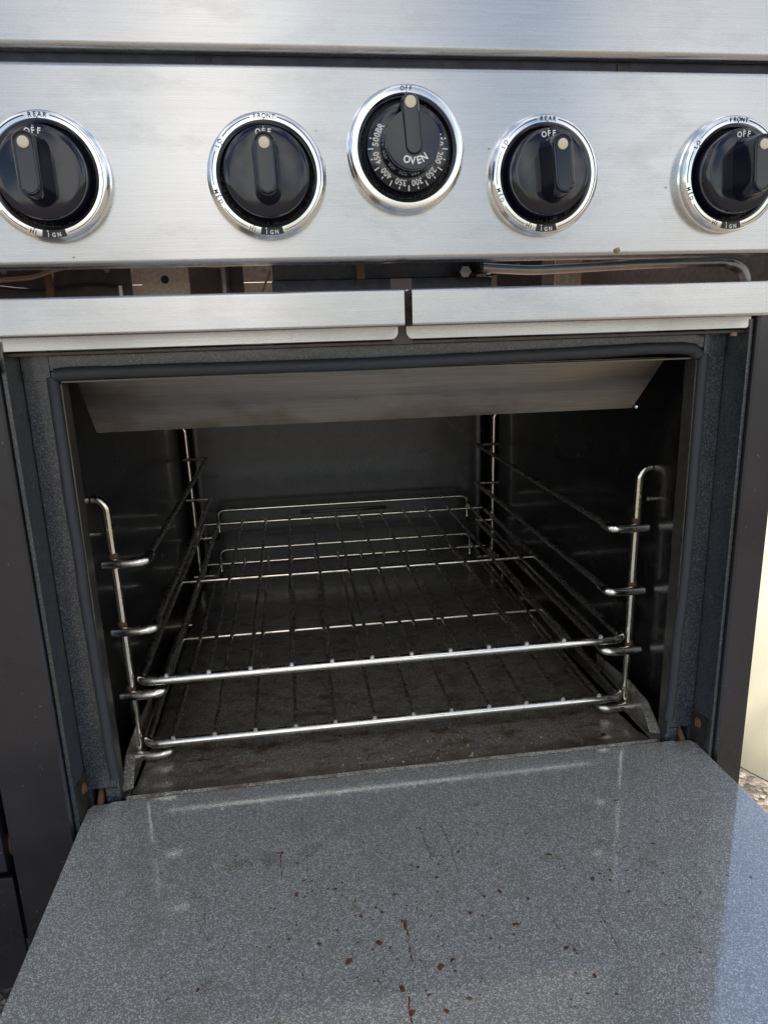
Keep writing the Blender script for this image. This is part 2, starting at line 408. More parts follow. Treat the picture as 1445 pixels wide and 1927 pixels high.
def dot(mb, cx, cz, r, a_deg, rad, y, thick=0.00012):
    a = R(a_deg); mb.lathe([(rad, y), (rad, y-thick)], cx+r*math.sin(a), cz+r*math.cos(a), 10, cap1=True)

# ------------------------------------------------------------------ setting
g = MB(); nG = 60
S = 60.0
bmg = g.bm
xs = [-400, -60, -10, -4, -2, -1, -.5, 0, .5, 1, 2, 4, 10, 60, 400]
vv = [[bmg.verts.new((x, y, -ZO)) for x in xs] for y in xs]
for i in range(len(xs)-1):
    for j in range(len(xs)-1): bmg.faces.new((vv[i][j], vv[i][j+1], vv[i+1][j+1], vv[i+1][j]))
tag(g.build('ground', M['ground'], smooth=False), kind='structure')

# ------------------------------------------------------------------ the range
XL, XR = -0.827, 0.393
PY = -0.075                         # control panel face
rng_ = empty('kitchen_range', (-0.217, 0.35, 0.0))
tag(rng_, 'used stainless steel gas range with black side trims, its oven door hanging open', 'gas range')
def part(mb, name, mat, parent=rng_, **k): return mb.build(name, mat, parent, **k)

# control panel: sheet with rolled top and bottom edges
def rolled(z0, z1, yf, depth, r, n=5):
    pts = [(yf+depth, z0)]
    for k in range(n+1):
        a = PI/2*k/n; pts.append((yf+r-r*math.sin(a), z0+r-r*math.cos(a)))
    for k in range(n+1):
        a = PI/2*k/n; pts.append((yf+r-r*math.cos(a), z1-r+r*math.sin(a)))
    pts.append((yf+depth, z1)); return pts
part(MB().prism(rolled(0.0622, 0.2104, PY, 0.03, 0.004), 'x', XL, XR+0.004), 'control_panel', M['steel'])
# upper nose of the cooktop
nose = [(0.0, 0.2188), (-0.070, 0.2188)]
for k in range(1, 6):
    a = PI/2*k/5; nose.append((-0.070-0.006*math.sin(a), 0.2188+0.006-0.006*math.cos(a)))
for k in range(0, 8):
    a = PI/2*k/7; nose.append((-0.076+0.03-0.03*math.cos(a), 0.268+0.03*math.sin(a)))
nose += [(0.03, 0.298)]
part(MB().prism(nose, 'x', XL, XR+0.004), 'front_nose', M['steel'])
part(MB().box(XL, XR, -0.066, -0.02, 0.2106, 0.2186), 'groove_strip', M['groove'])  # blue-black strip set back between panel and nose
for x in (-0.158, 0.193): part(MB().box(x-0.006, x+0.006, -0.0672, -0.0662, 0.2112, 0.2175, 0.0005), 'groove_clip', M['dark'])
ct = MB()
ct.box(XL, XR, 0.032, 0.125, 0.27, 0.297, 0.002); ct.box(XL, XL+0.05, 0.127, 0.62, 0.27, 0.297, 0.002)  # front strip deepened to keep stray sun off the oven door
ct.box(XR-0.05, XR, 0.127, 0.62, 0.27, 0.297, 0.002); ct.box(XL, XR, 0.622, 0.70, 0.27, 0.297, 0.002)
ct.box(-0.23, -0.20, 0.127, 0.62, 0.272, 0.295, 0.002)
part(ct, 'cooktop_surround', M['steel'])
# carcass
part(MB().box(XR-0.0015, XR+0.0005, -0.03, 0.90, -0.66, 0.268), 'side_panel', M['black'])
part(MB().box(XL-0.0005, XL+0.0015, -0.03, 0.90, -0.66, 0.268), 'side_panel', M['black'])
part(MB().box(XL+0.002, XR-0.002, 0.898, 0.90, -0.66, 0.40), 'back_panel', M['brown'])
for x in (XL+0.06, XR-0.06):
    for y in (0.08, 0.82):
        part(MB().lathe([(0.018, y-0.018), (0.018, y+0.018)], x, -0.72, 8) if False else MB().tube([(x, y, -0.78), (x, y, -0.66)], 0.018, 16), 'leg', M['dark'])

# oven front frame (y = 0 plane is its face)
fr = MB()
fr.box(-0.3535, 0.3535, 0.0, 0.012, -0.0235, -0.0094, 0.0008)                       # header
for s in (-1, 1):
    xs0 = sorted((s*0.3196, s*0.3535))
    fr.box(xs0[0], xs0[1], 0.0012, 0.0125, -0.474, -0.0245, 0.0008)
    a, b = sorted((s*0.3490, s*0.3535)); fr.box(a, b, 0.0012, 0.012, -0.505, -0.4745)
    a, b = sorted((s*0.3196, s*0.3345)); fr.box(a, b, 0.0012, 0.012, -0.495, -0.4745)
part(fr, 'front_frame', M['frame'])
for s in (-1, 1):
    a, b = sorted((s*0.328, s*0.3515)); part(MB().box(a, b, -0.0012, 0.002, -0.0325, 0.006, 0.0005), 'corner_plate', M['frame'])
# recessed black box behind hinge slots
for s in (-1, 1):
    a, b = sorted((s*0.335, s*0.349)); part(MB().box(a, b, 0.030, 0.034, -0.506, -0.472), 'slot_liner', M['dark'])
    ha = MB(); x = s*0.3418
    ha.prism([(-0.004, -0.500), (-0.004, -0.4915), (0.010, -0.480), (0.022, -0.474), (0.028, -0.474), (0.028, -0.500)], 'x', x-0.0030, x+0.0030, 0.0007)
    tag(part(ha, 'hinge_arm', M['rust']), 'rusty hinge arm poking out of its slot')

# recess side walls between frame and trim
for s in (-1, 1):
    a, b = sorted((s*0.3538, s*0.3575))
    part(MB().box(a, b, -0.036, 0.004, -0.66, 0.004), 'recess_wall', M['side'])
    hp = MB(); a, b = sorted((s*0.3524, s*0.3537))
    hp.prism([(-0.030, -0.56), (0.0006, -0.56), (0.0006, -0.4485), (-0.004, -0.4475), (-0.012, -0.452), (-0.016, -0.449), (-0.030, -0.4475)], 'x', a, b)
    h = part(hp, 'hinge_plate', M['hinge'])
    sc = MB(); bb = bmesh.new()
    bmesh.ops.create_uvsphere(bb, u_segments=18, v_segments=10, radius=0.0062)
    for v in bb.verts:
        v.co = Vector((s*0.3524 + v.co.x*0.35*(1), -0.012+v.co.y, -0.462+v.co.z))
    sc.merge(bb); sc.box(s*0.3496-0.0006, s*0.3496+0.0006, -0.0125, -0.0115, -0.466, -0.458)
    part(sc, 'screw', M['rust'], h)
    rv = MB(); bb = bmesh.new(); bmesh.ops.create_uvsphere(bb, u_segments=16, v_segments=10, radius=0.008)
    for v in bb.verts: v.co = Vector((s*0.3515 + v.co.x*0.6, -0.022+v.co.y, -0.4985+v.co.z*0.8))
    rv.merge(bb); part(rv, 'rivet', M['rust'], h)

# black side trims beside the oven
def trim(xi, xo, zt, zb, side):
    m = MB()
    f = -0.042; lip = 0.0028
    x1 = xi; x2 = xi+side*lip; x3 = xo
    pts = [(x1, -0.034), (x1+side*0.0006, f+0.0020), (x2, f), (x3-side*0.0012, f), (x3, f+0.002), (x3, -0.002), (x1, -0.002)]
    m.prism(pts, 'z', zb, zt); return m
part(trim(0.3582, 0.3928, 0.030, -0.66, 1), 'side_trim', M['black'])
part(trim(-0.3582, -0.4225, 0.030, -0.66, -1), 'side_trim', M['black'])
sc = MB(); bb = bmesh.new(); bmesh.ops.create_uvsphere(bb, u_segments=18, v_segments=10, radius=0.0075)
for v in bb.verts: v.co = Vector((-0.3555+v.co.x*0.35-0.003, -0.043+v.co.y*0.35, -0.0165+v.co.z))
sc.merge(bb); part(sc, 'trim_screw', M['bezel'])

# neighbouring small oven: closed door and kick panel, left edge of the picture
sd = MB(); sd.box(XL+0.002, -0.4275, -0.046, -0.004, -0.528, -0.012, 0.0012)
part(sd, 'side_oven_door', M['black'])
kp = MB(); kp.box(XL+0.002, -0.4262, -0.041, -0.036, -0.681, -0.540, 0.0012); part(kp, 'kick_panel', M['black'])
kp = MB(); kp.box(-0.356, 0.356, -0.022, -0.018, -0.681, -0.56, 0.0012); part(kp, 'kick_panel', M['black'])
part(MB().box(XL+0.002, -0.4275, -0.0355, -0.033, -0.5275, -0.5245), 'door_flange', M['bezel'])
part(MB().box(XL+0.002, -0.3565, 0.004, 0.008, -0.66, -0.02), 'inner_bulkhead', M['dark'])
part(MB().box(XL+0.002, XR-0.002, 0.02, 0.88, -0.662, -0.655), 'bottom_pan', M['dark'])
rv = MB(); bb = bmesh.new(); bmesh.ops.create_uvsphere(bb, u_segments=16, v_segments=10, radius=0.010)
for v in bb.verts: v.co = Vector((-0.4262+v.co.x*0.4, -0.026+v.co.y, -0.508+v.co.z*1.4))
rv.merge(bb); part(rv, 'hinge_pin', M['rust'])

# oven cavity
W, ZT, ZF, YB = 0.3425, -0.032, -0.511, 0.87
cv = MB(); b = cv.bm
def strip(pts3a, pts3b):
    va = [b.verts.new(p) for p in pts3a]; vb = [b.verts.new(p) for p in pts3b]
    for i in range(len(va)-1): b.faces.new((va[i], va[i+1], vb[i+1], vb[i]))
outl = []
rc = 0.022
left = [(-W+0.003, 0.008), (-W+0.003, 0.184), (-W+0.0005, 0.187)]
outl = left + [(-W, YB-rc-0.06), (-W+0.006, YB-rc-0.052)]
for k in range(7):
    a = PI/2*k/6; outl.append((-W+0.006+rc-rc*math.cos(a), YB-rc+rc*math.sin(a)))
full = outl + [(-x, y) for x, y in reversed(outl)]
strip([(x, y, ZF-0.02) for x, y in full], [(x, y, ZT) for x, y in full])
cv.quad((-W, 0.010, ZT), (W, 0.010, ZT), (W, YB, ZT), (-W, YB, ZT))
for s in (-1, 1):
    cv.quad((s*0.3193, 0.0105, ZF-0.02), (s*(W-0.003), 0.0107, ZF-0.02), (s*(W-0.003), 0.0107, ZT), (s*0.3193, 0.0105, ZT))
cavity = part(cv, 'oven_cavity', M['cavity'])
# rim round the opening
rm = MB()
for s in (-1, 1):
    a, b_ = sorted((s*0.3181, s*0.3194)); rm.box(a, b_, -0.0045, 0.016, -0.478, -0.036)
rm.box(-0.3180, 0.3180, -0.0045, 0.016, -0.0345, -0.033)
part(rm, 'opening_rim', M['rim'], cavity)
# back wall ridge, small duct
part(MB().box(-0.10, 0.10, YB-0.006, YB-0.002, -0.395, -0.389, 0.001), 'back_ridge', M['cavity'], cavity)
# floor pan with curled front lip
fp = MB(); prof = [(0.001, -0.4985), (-0.0028, -0.494), (-0.0022, -0.4885), (0.001, -0.4866), (0.0045, -0.4882), (0.012, -0.4945), (0.05, -0.5045), (0.115, -0.5095), (0.20, -0.511), (0.5, -0.510), (YB-0.002, -0.5085)]
b = fp.bm; nx = 28
rows = []
for i in range(nx+1):
    x = -0.3135+0.622*i/nx
    rows.append([b.verts.new((x, y, z+0.0008*noise.noise(Vector((x*9, y*9, 1.3))))) for y, z in prof])
for i in range(nx):
    for j in range(len(prof)-1): b.faces.new((rows[i][j], rows[i+1][j], rows[i+1][j+1], rows[i][j+1]))
for s in (-1, 1):
    x0 = -0.3135 if s < 0 else 0.3085
    fp.quad((x0, 0.014, -0.4945), (x0, 0.5, -0.51), (s*0.3375, 0.5, -0.512), (s*0.3375, 0.014, -0.512))
floor = part(fp, 'floor_pan', M['floor'], cavity)
for s in (-1, 1):
    tb = MB(); xo = s*0.327
    o3 = [(xo-s*0.003, 0.100, -0.466), (xo-s*0.009, 0.085, -0.466), (xo-s*0.013, 0.056, -0.482), (xo-s*0.012, 0.020, -0.497), (xo-s*0.002, 0.012, -0.505), (xo+s*0.002, 0.012, -0.497), (xo+s*0.002, 0.09, -0.466)]
    b = tb.bm
    tb.prism([(0.016, -0.507), (0.014, -0.489), (0.050, -0.466), (0.098, -0.462), (0.20, -0.470), (0.20, -0.512)], 'x', *sorted((s*0.3215, s*0.3228)))
    tb.quad((s*0.3214, 0.014, -0.489), (s*0.3214, 0.050, -0.466), (s*0.3130, 0.052, -0.4685), (s*0.3105, 0.020, -0.4905))
    part(tb, 'floor_tab', M['floor'], cavity)
cb = MB(); rq = random.Random(21)
def pan_z(y):
    for (y0, z0), (y1, z1) in zip(prof[4:], prof[5:]):
        if y0 <= y <= y1: return z0+(z1-z0)*(y-y0)/(y1-y0)
    return -0.51
for i in range(520):
    if rq.random() < 0.5: x, y = rq.gauss(0.06, 0.07), 0.02+abs(rq.gauss(0.03, 0.03))
    else: x, y = rq.uniform(-0.29, 0.29), rq.uniform(0.015, 0.30)
    if abs(x) > 0.30: continue
    q = 0.0005+0.0016*rq.random()**3; z = pan_z(y)+q*0.4
    a = rq.random()*3; c_, s_ = math.cos(a)*q, math.sin(a)*q
    v = [cb.bm.verts.new((x+c_, y+s_, z)), cb.bm.verts.new((x-s_, y+c_*1.4, z)), cb.bm.verts.new((x-c_, y-s_, z)), cb.bm.verts.new((x+s_*0.7, y-c_, z)), cb.bm.verts.new((x, y, z+q*0.9))]
    for k in range(4): cb.bm.faces.new((v[k], v[(k+1) % 4], v[4]))
part(cb, 'burnt_crumbs', M['crumbs'], floor)['kind'] = 'stuff'
# floor dimple
dm = MB(); dm.tube([(0.262, 0.045, -0.5045), (0.262, 0.045, -0.5028)], 0.0035, 14); part(dm, 'floor_stud', M['dark'], cavity)
# heat tinted deflector plate at the top of the opening
dp = MB()
dp.prism([(-0.3115, 0.0), (0.297, 0.0), (0.2825, 1.0), (-0.3095, 1.0)], 'z', 0, 0.0012)
def shear(mb, f):
    for v in mb.bm.verts: v.co = f(v.co)
    return mb
TLp, BLp = (0.018, -0.0325), (0.060, -0.0905)
def fdp(c):
    t = c.y; y = TLp[0]+(BLp[0]-TLp[0])*t; z = TLp[1]+(BLp[1]-TLp[1])*t
    return Vector((c.x, y+c.z*0.81, z+c.z*0.585))
shear(dp, fdp)
defl = part(dp, 'deflector_plate', M['steel_brown'], cavity)
sc = MB(); bb = bmesh.new(); bmesh.ops.create_uvsphere(bb, u_segments=12, v_segments=8, radius=0.003)
for v in bb.verts: v.co = Vector((0.287, 0.058, -0.089))+v.co
sc.merge(bb); part(sc, 'plate_screw', M['bezel'], cavity)
# wall studs near front posts
for s in (-1, 1):
    part(MB().tube([(s*0.3405, 0.098, -0.210), (s*0.330, 0.098, -0.210)], 0.0026, 12), 'wall_stud', M['chrome'], cavity)

# door gasket: top run bows, two side runs
gp = [(-0.322, -0.0270), (-0.3101, -0.0262), (-0.28, -0.0262), (-0.2277, -0.0263), (-0.1484, -0.0268), (-0.0247, -0.0272), (0.0828, -0.0258), (0.1943, -0.0239), (0.2656, -0.0222), (0.30, -0.0228), (0.3133, -0.0250), (0.319, -0.031)]
fine_ = []
for i in range(len(gp)-1):
    for k in range(6):
        t = k/6; fine_.append((gp[i][0]*(1-t)+gp[i+1][0]*t, -0.006, gp[i][1]*(1-t)+gp[i+1][1]*t))
fine_.append((gp[-1][0], -0.006, gp[-1][1]))
part(MB().tube(fine_, 0.0062, 14, jit=0.10), 'door_gasket', M['gasket'])
for s in (-1, 1):
    pts = []
    for k in range(61):
        t = k/60; z = -0.0295-0.4285*t
        x = s*(0.3252-0.0045*max(0, (t-0.55))/0.45*(1.4 if s > 0 else 0.9)) + 0.0012*noise.noise(Vector((s*3, t*6, 0)))
        pts.append((x, -0.0052, z))
    part(MB().tube(pts, 0.0056, 12, jit=0.08, squash=(1.0, 0.9, 1.0)), 'door_gasket', M['gasket'])

# ------------------------------------------------------------------ open oven door
ZD = -0.4885
od = MB(); yb, yfz = -0.0055, -0.505
pts = [(-0.352, -0.0125), (-0.3470, -0.0055), (-0.3305, -0.0055), (-0.3277, -0.0030), (0.3277, -0.0030), (0.3305, -0.0055), (0.3470, -0.0055), (0.352, -0.0125), (0.352, yfz), (-0.352, yfz)]
od.prism(pts, 'z', ZD-0.006, ZD, 0.0010, 2)
door = part(od, 'oven_door', M['door'])
sk = MB(); sk.prism([(-0.3505, -0.014), (0.3505, -0.014), (0.3505, yfz+0.001), (-0.3505, yfz+0.001)], 'z', ZD-0.040, ZD-0.0062, 0.001)
part(sk, 'door_skin', M['black'], door)
dh = MB(); dh.tube([(-0.30, -0.44, ZD-0.082), (0.30, -0.44, ZD-0.082)], 0.014, 20)
for x in (-0.26, 0.26): dh.box(x-0.012, x+0.012, -0.452, -0.428, ZD-0.082, ZD-0.040, 0.002)
part(dh, 'handle', M['steel_tray'], door)
# baked on drips and splashes (fixed places first, then fine spatter)
rnd = random.Random(7)
def blob(mb, x, y, r, stretch=1.0, h=0.00025, ang=0.0, z=ZD):
    if r > 0.0011: r *= 1.18
    n = 12; b = mb.bm; ph = rnd.random()*6; ring = []; ring2 = []
    for k in range(n):
        a = 2*PI*k/n; rr = r*(1+(0.22 if r > 0.001 else 0.12)*math.sin(2*a+ph)+0.09*math.sin(3*a+ph*2))
        u, w = math.cos(a)*rr, math.sin(a)*rr*stretch
        u, w = u*math.cos(ang)-w*math.sin(ang), u*math.sin(ang)+w*math.cos(ang)
        ring.append(b.verts.new((x+u, y+w, z+0.00002))); ring2.append(b.verts.new((x+u*0.6, y+w*0.6, z+h)))
    for k in range(n): b.faces.new((ring[k], ring[(k+1) % n], ring2[(k+1) % n], ring2[k]))
    b.faces.new(ring2)
gs = MB(); th = MB()
for (x, y, r, st) in [(-0.0381, -0.2146, .0020, 1.0), (-0.0378, -0.219, .0013, 2.6), (-0.0496, -0.2769, .0020, 1.1), (-0.0884, -0.2459, .0024, 1.1), (-0.062, -0.2324, .0022, 1.0),
                      (0.0549, -0.233, .0024, .7), (0.206, -0.1997, .0012, 1), (-0.1112, -0.2252, .0016, 1), (-0.0457, -0.2973, .0022, 1.1), (-0.0009, -0.2929, .0018, 1),
                      (-0.0164, -0.2627, .0023, 1.1), (-0.0060, -0.2580, .0016, 1), (-0.1463, -0.1135, .0016, .8), (-0.1425, -0.1140, .0017, .9), (-0.1438, -0.1185, .0008, 4), (-0.0034, -0.1034, .0009, 3),
                      (0.052, -0.196, .0018, 1), (0.140, -0.196, .0018, 1.1), (0.155, -0.20, .0013, 1), (0.112, -0.160, .0021, .7), (0.165, -0.215, .0012, 1), (0.088, -0.262, .0019, .8), (0.094, -0.265, .0012, 1),
                      (0.0, -0.170, .0012, 1.5), (0.02, -0.215, .0016, 1), (0.03, -0.243, .0012, 1), (-0.128, -0.130, .0012, 1), (0.10, -0.29, .0015, 1), (-0.03, -0.285, .0014, 1), (-0.020, -0.300, .0017, 1)]:
    blob(gs, x, y, r, st)
for i in range(700):
    x = rnd.gauss(0.01, 0.15); y = rnd.gauss(-0.215, 0.065)
    if not (-0.30 < x < 0.30 and -0.46 < y < -0.09): continue
    blob(gs, x, y, 0.00030+0.0010*rnd.random()**4.0, 0.8+rnd.random()*0.8, 0.0002, rnd.random()*3)
for i in range(46):
    cx_, cy_ = rnd.gauss(-0.02, 0.12), rnd.gauss(-0.17, 0.06)
    if cy_ > -0.06: continue
    for k in range(5): blob(gs, cx_+rnd.gauss(0, .004), cy_+rnd.gauss(0, .004), 0.0004+0.0005*rnd.random(), 1.2, 0.00018)
def trail(x, y0, y1, w=0.0004):
    w *= 1.5
    n = int(abs(y1-y0)/0.0022)+1; xx = x
    for k in range(n):
        xx += rnd.gauss(0, 0.0004)
        if rnd.random() < 0.75: blob(gs, xx, y0+(y1-y0)*k/n, w*(0.6+rnd.random()*0.8), 2.4, 0.00014)
trail(0.02, -0.10, -0.17, 0.0003); trail(-0.21, -0.16, -0.20, 0.00025); trail(0.21, -0.22, -0.26, 0.00025); trail(0.13, -0.23, -0.27, 0.0003); trail(-0.0380, -0.216, -0.262); trail(-0.1205, -0.062, -0.092, 0.0003); trail(-0.1436, -0.116, -0.150, 0.0003); trail(-0.0034, -0.101, -0.150, 0.0003)
trail(-0.0455, -0.285, -0.320, 0.0004); trail(-0.110, -0.158, -0.19, 0.0002); trail(0.160, -0.19, -0.202, 0.0003)
part(gs, 'grease_spatter', M['grease'], door)['kind'] = 'stuff'
tm = NT('grease_film'); tm.l(tm.mix(tm.noise(tm.map((1, 1, 1)), 60, 3), (0.16, 0.11, 0.05), (0.24, 0.20, 0.13)), tm.b.inputs['Base Color'])
tm.set(Roughness=0.35)
tm.l(tm.math('MULTIPLY', tm.rng(tm.noise(tm.map((1, 1, 1)), 330, 5, 0.8), 0.42, 0.66, 0, 0.45), 1.0), tm.b.inputs['Alpha'])
for (x, y, r) in [(0.1113, -0.1644, .0075), (0.1993, -0.186, .0075), (0.0962, -0.2648, .005), (0.166, -0.155, .007), (-0.20, -0.25, .007), (-0.185, -0.123, .010), (-0.222, -0.155, .006), (-0.155, -0.118, .009), (-0.115, -0.115, .010), (0.06, -0.075, .006)]:
    th = MB(); blob(th, x, y, r, 0.8, 0.0002); part(th, 'grease_patch', tm.m, door)

# ------------------------------------------------------------------ knobs
def bezel(cx, cz, R0, kind, top):
    y0 = PY; yf = PY-0.0125
    k = R0/0.0463
    m = MB(); prof = [(R0+0.0016, y0+0.0004), (R0+0.0016, y0-0.0045), (R0+0.0003, y0-0.0055), (R0+0.0003, yf+0.0022), (R0-0.0012, yf+0.0004), (R0-0.0025, yf), (0.0402*k, yf-0.0002)]
    bz = part(m.lathe(prof, cx, cz, 96), 'bezel', M['bezel'])
    m = MB(); m.lathe([(0.0402*k, yf-0.0002), (0.0396*k, yf+0.0001), (0.0376*k, yf+0.0014), (0.0371*k, yf+0.0022), (0.0370*k, yf+0.0095)], cx, cz, 96)
    part(m, 'inner_ring', M['bezel_edge'], bz)
    m = MB(); m.lathe([(0.0371*k, yf+0.0095), (0.0350*k, yf+0.0105), (0.004, yf+0.0108)], cx, cz, 64, cap1=True)
    part(m, 'backing_disc', M['knob_base'], bz)
    # crumbs of dirt round the lower half of the well
    m = MB(); rr = random.Random(int(cx*1000)+5)
    for i in range(90):
        a = R(180+rr.gauss(0, 42)); q = 0.0362*k+rr.gauss(0, 0.0004); s = 0.0003+rr.random()*0.0005
        m.box(cx+q*math.sin(a)-s, cx+q*math.sin(a)+s, yf+0.0085-s*2, yf+0.0098, cz+q*math.cos(a)-s, cz+q*math.cos(a)+s)
    part(m, 'grime', M['hinge'], bz)['kind'] = 'stuff'
    ink = MB(); yt = yf-0.00035
    if kind == 'burner':
        put_text(ink, top, cx, cz, 0.0428, yt, 0.5, 4.9, 0.0050)
        put_text(ink, 'LO', cx, cz, 0.0428, yt, -58, 5.4, 0.0048)
        put_text(ink, 'MED', cx, cz, 0.0428, yt, 248, 5.4, 0.0048, outward=False)
        put_text(ink, 'HI', cx, cz, 0.0428, yt, 199, 4.0, 0.0048, outward=False)
        rl = 0.0430
        hw = 14 if top == 'FRONT' else 12.5
        for a0, a1 in ((hw, 164), (-hw, -50), (-66, -100), (-125, -155)):
            arc_line(ink, cx, cz, rl, 0.00050, a0, a1, yt)
        for a in (0, -57, 248, 199): dot(ink, cx, cz, 0.0405, a, 0.00045, yt)
        part(ink, 'lettering', M['ink'], bz)
        pt = MB(); b = pt.bm; prev = None
        for i in range(9):
            a = R(190.5-24*i/8)
            q = [b.verts.new((cx+r_*math.sin(a), yt+0.00005, cz+r_*math.cos(a))) for r_ in (0.0398, 0.0453)] + [b.verts.new((cx+r_*math.sin(a), yt-0.0001, cz+r_*math.cos(a))) for r_ in (0.0398, 0.0453)]
            if prev:
                b.faces.new((prev[2], prev[3], q[3], q[2])); b.faces.new((prev[1], prev[3], q[3], q[1])); b.faces.new((prev[0], prev[2], q[2], q[0]))
            prev = q
        part(pt, 'ignition_patch', M['ink'], bz)
        w = MB(); put_text(w, 'IGN', cx, cz, 0.0431, yt-0.00012, 179, 5.4, 0.0044, outward=False, bold=True)
        dot(w, cx, cz, 0.0404, 185, 0.0006, yt-0.00012)
        part(w, 'ignition_lettering', M['white_ink'], bz)
    else:
        put_text(ink, 'OFF', cx, cz, 0.0440, yt, 0, 4.4, 0.0048)
        dot(ink, cx, cz, 0.0412, 0, 0.0004, yt); part(ink, 'lettering', M['ink'], bz)
    return bz

def stadium(hw, hl, n=12):
    pts = []
    for k in range(n+1):
        a = PI*k/n; pts.append((hw*math.cos(a), (hl-hw)+hw*math.sin(a)))
    for k in range(n+1):
        a = PI+PI*k/n; pts.append((hw*math.cos(a), -(hl-hw)+hw*math.sin(a)))
    return pts
def loft(mb, rings, cap=True):
    b = mb.bm; vr = [[b.verts.new(p) for p in r_] for r_ in rings]; n = len(vr[0])
    for i in range(len(vr)-1):
        for k in range(n): b.faces.new((vr[i][k], vr[i][(k+1) % n], vr[i+1][(k+1) % n], vr[i+1][k]))
    if cap: b.faces.new(vr[-1])
    return mb
def knob_rotate(mb, cx, cz, deg):
    a = R(deg); c, s = math.cos(a), math.sin(a)
    for v in mb.bm.verts:
        x, z = v.co.x-cx, v.co.z-cz; v.co.x = cx+x*c+z*s; v.co.z = cz-x*s+z*c
    return mb
def burner_knob(cx, cz, deg):
    yd = -0.0995
    m = MB(); m.lathe([(0.0350, PY-0.004), (0.0337, yd+0.003), (0.0331, yd+0.0006), (0.0324, yd), (0.028, yd-0.0006), (0.022, yd-0.0012), (0.015, yd-0.0017), (0.008, yd-0.0020), (0.0, yd-0.0021)], cx, cz, 96)
    kb = part(m, 'control_knob', M['knob'])
    h = MB(); rings = []
    for (hw, hl, y) in [(0.0118, 0.0262, yd-0.0002), (0.0104, 0.0250, yd-0.0010), (0.0098, 0.0243, yd-0.0035), (0.0090, 0.0232, yd-0.017), (0.0085, 0.0222, yd-0.0255), (0.0080, 0.0217, yd-0.0275), (0.0072, 0.0209, yd-0.0284), (0.0064, 0.0201, yd-0.0280), (0.0056, 0.0193, yd-0.0273)]:
        rings.append([(cx+p[0], y, cz+p[1]) for p in stadium(hw, hl)])
    loft(h, rings); knob_rotate(h, cx, cz, deg)
    hd = part(h, 'grip', M['knob'], kb)
    d = MB(); d.lathe([(0.0041, yd-0.0270), (0.0040, yd-0.0282), (0.0033, yd-0.0285), (0.0, yd-0.0286)], cx, cz+0.0138, 28); knob_rotate(d, cx, cz, deg)
    part(d, 'pointer_dot', M['cream'], hd)
    t = MB(); put_text(t, 'OFF', cx, cz, 0.0283, yd-0.00090, 0, 8.6, 0.0060, bold=True); dot(t, cx, cz, 0.0316, 0, 0.0004, yd-0.0003); knob_rotate(t, cx, cz, deg)
    part(t, 'lettering', M['white_ink'], kb)
    return kb
KC = [(-0.2830, 0.1272, 'REAR', -1.0), (-0.1135, 0.1272, 'FRONT', -1.0), (0.1188, 0.1268, 'REAR', -6.5), (0.2890, 0.1270, 'FRONT', -4.0)]
for cx, cz, top, dg in KC:
    bezel(cx, cz, 0.0462, 'burner', top)
    burner_knob(cx, cz, dg)
# oven thermostat knob
ox, oz = 0.0009, 0.1466
bezel(ox, oz, 0.0473, 'oven', '')
yd = PY-0.0150
m = MB(); m.lathe([(0.0345, PY-0.002), (0.0338, yd+0.002), (0.0332, yd+0.0004), (0.0326, yd), (0.0225, yd-0.0004)], ox, oz, 96)
ok = part(m, 'oven_knob', M['knob'])
m = MB(); hx, hz = ox, oz
m.lathe([(0.0228, yd-0.0004), (0.0222, yd-0.012), (0.0217, yd-0.0235), (0.0212, yd-0.0245), (0.0, yd-0.0248)], hx, hz, 80)
hub = part(m, 'hub', M['knob'], ok)
m = MB(); rings = []
for (hw, hl, y) in [(0.0072, 0.0222, yd-0.0236), (0.0064, 0.0214, yd-0.0250), (0.0058, 0.0208, yd-0.0262), (0.0052, 0.0202, yd-0.0265)]:
    rings.append([(hx+p[0], y, hz+0.0105+p[1]) for p in stadium(hw, hl)])
loft(m, rings)
m.prism([(hx+p[0], hz+0.0105+p[1]) for p in stadium(0.0068, 0.0218) if p[1] > 0.006] , 'y', yd-0.0237, yd-0.004, 0.0006)
knob_rotate(m, hx, hz, -4.5); part(m, 'pointer', M['knob'], ok)
d = MB(); d.lathe([(0.0044, yd-0.0262), (0.0043, yd-0.0272), (0.0, yd-0.0276)], hx, hz+0.0258, 28); knob_rotate(d, hx, hz, -4.5)
part(d, 'pointer_dot', M['cream'], ok)
t = MB()
for i, txt in enumerate(['150', '200', '250', '300', '350', '400', '450']):
    put_text(t, txt, ox, oz, 0.0268, yd-0.00035, 76+29.3*i+1.0, 6.8, 0.0066, bold=True)
put_text(t, '500BR', ox, oz, 0.0268, yd-0.00035, 290, 7.6, 0.0068, bold=True)
for i in range(7):
    a = R(92+29.3*i)
    for rr, ww, aa in ((0.0305, 0.0022, a), (0.0312, 0.0009, a-R(14.6))):
        n = 5; t.tube([(ox+(rr-ww)*math.sin(aa), yd-0.0003, oz+(rr-ww)*math.cos(aa)), (ox+(rr+ww)*math.sin(aa), yd-0.0003, oz+(rr+ww)*math.cos(aa))], 0.0005, 6, squash=(1, 0.3, 1))
a = R(92+29.3*6.5); t.tube([(ox+0.0303*math.sin(a), yd-0.0003, oz+0.0303*math.cos(a)), (ox+0.032*math.sin(a), yd-0.0003, oz+0.032*math.cos(a))], 0.0005, 6, squash=(1, 0.3, 1))
knob_rotate(t, ox, oz, 0)
part(t, 'temperature_numbers', M['white_ink'], ok)
t = MB(); put_text(t, 'OVEN', hx, hz, 0.0152, yd-0.02475, 180, 18, 0.0076, outward=False, bold=True); knob_rotate(t, hx, hz, -6)
part(t, 'oven_lettering', M['white_ink'], ok)
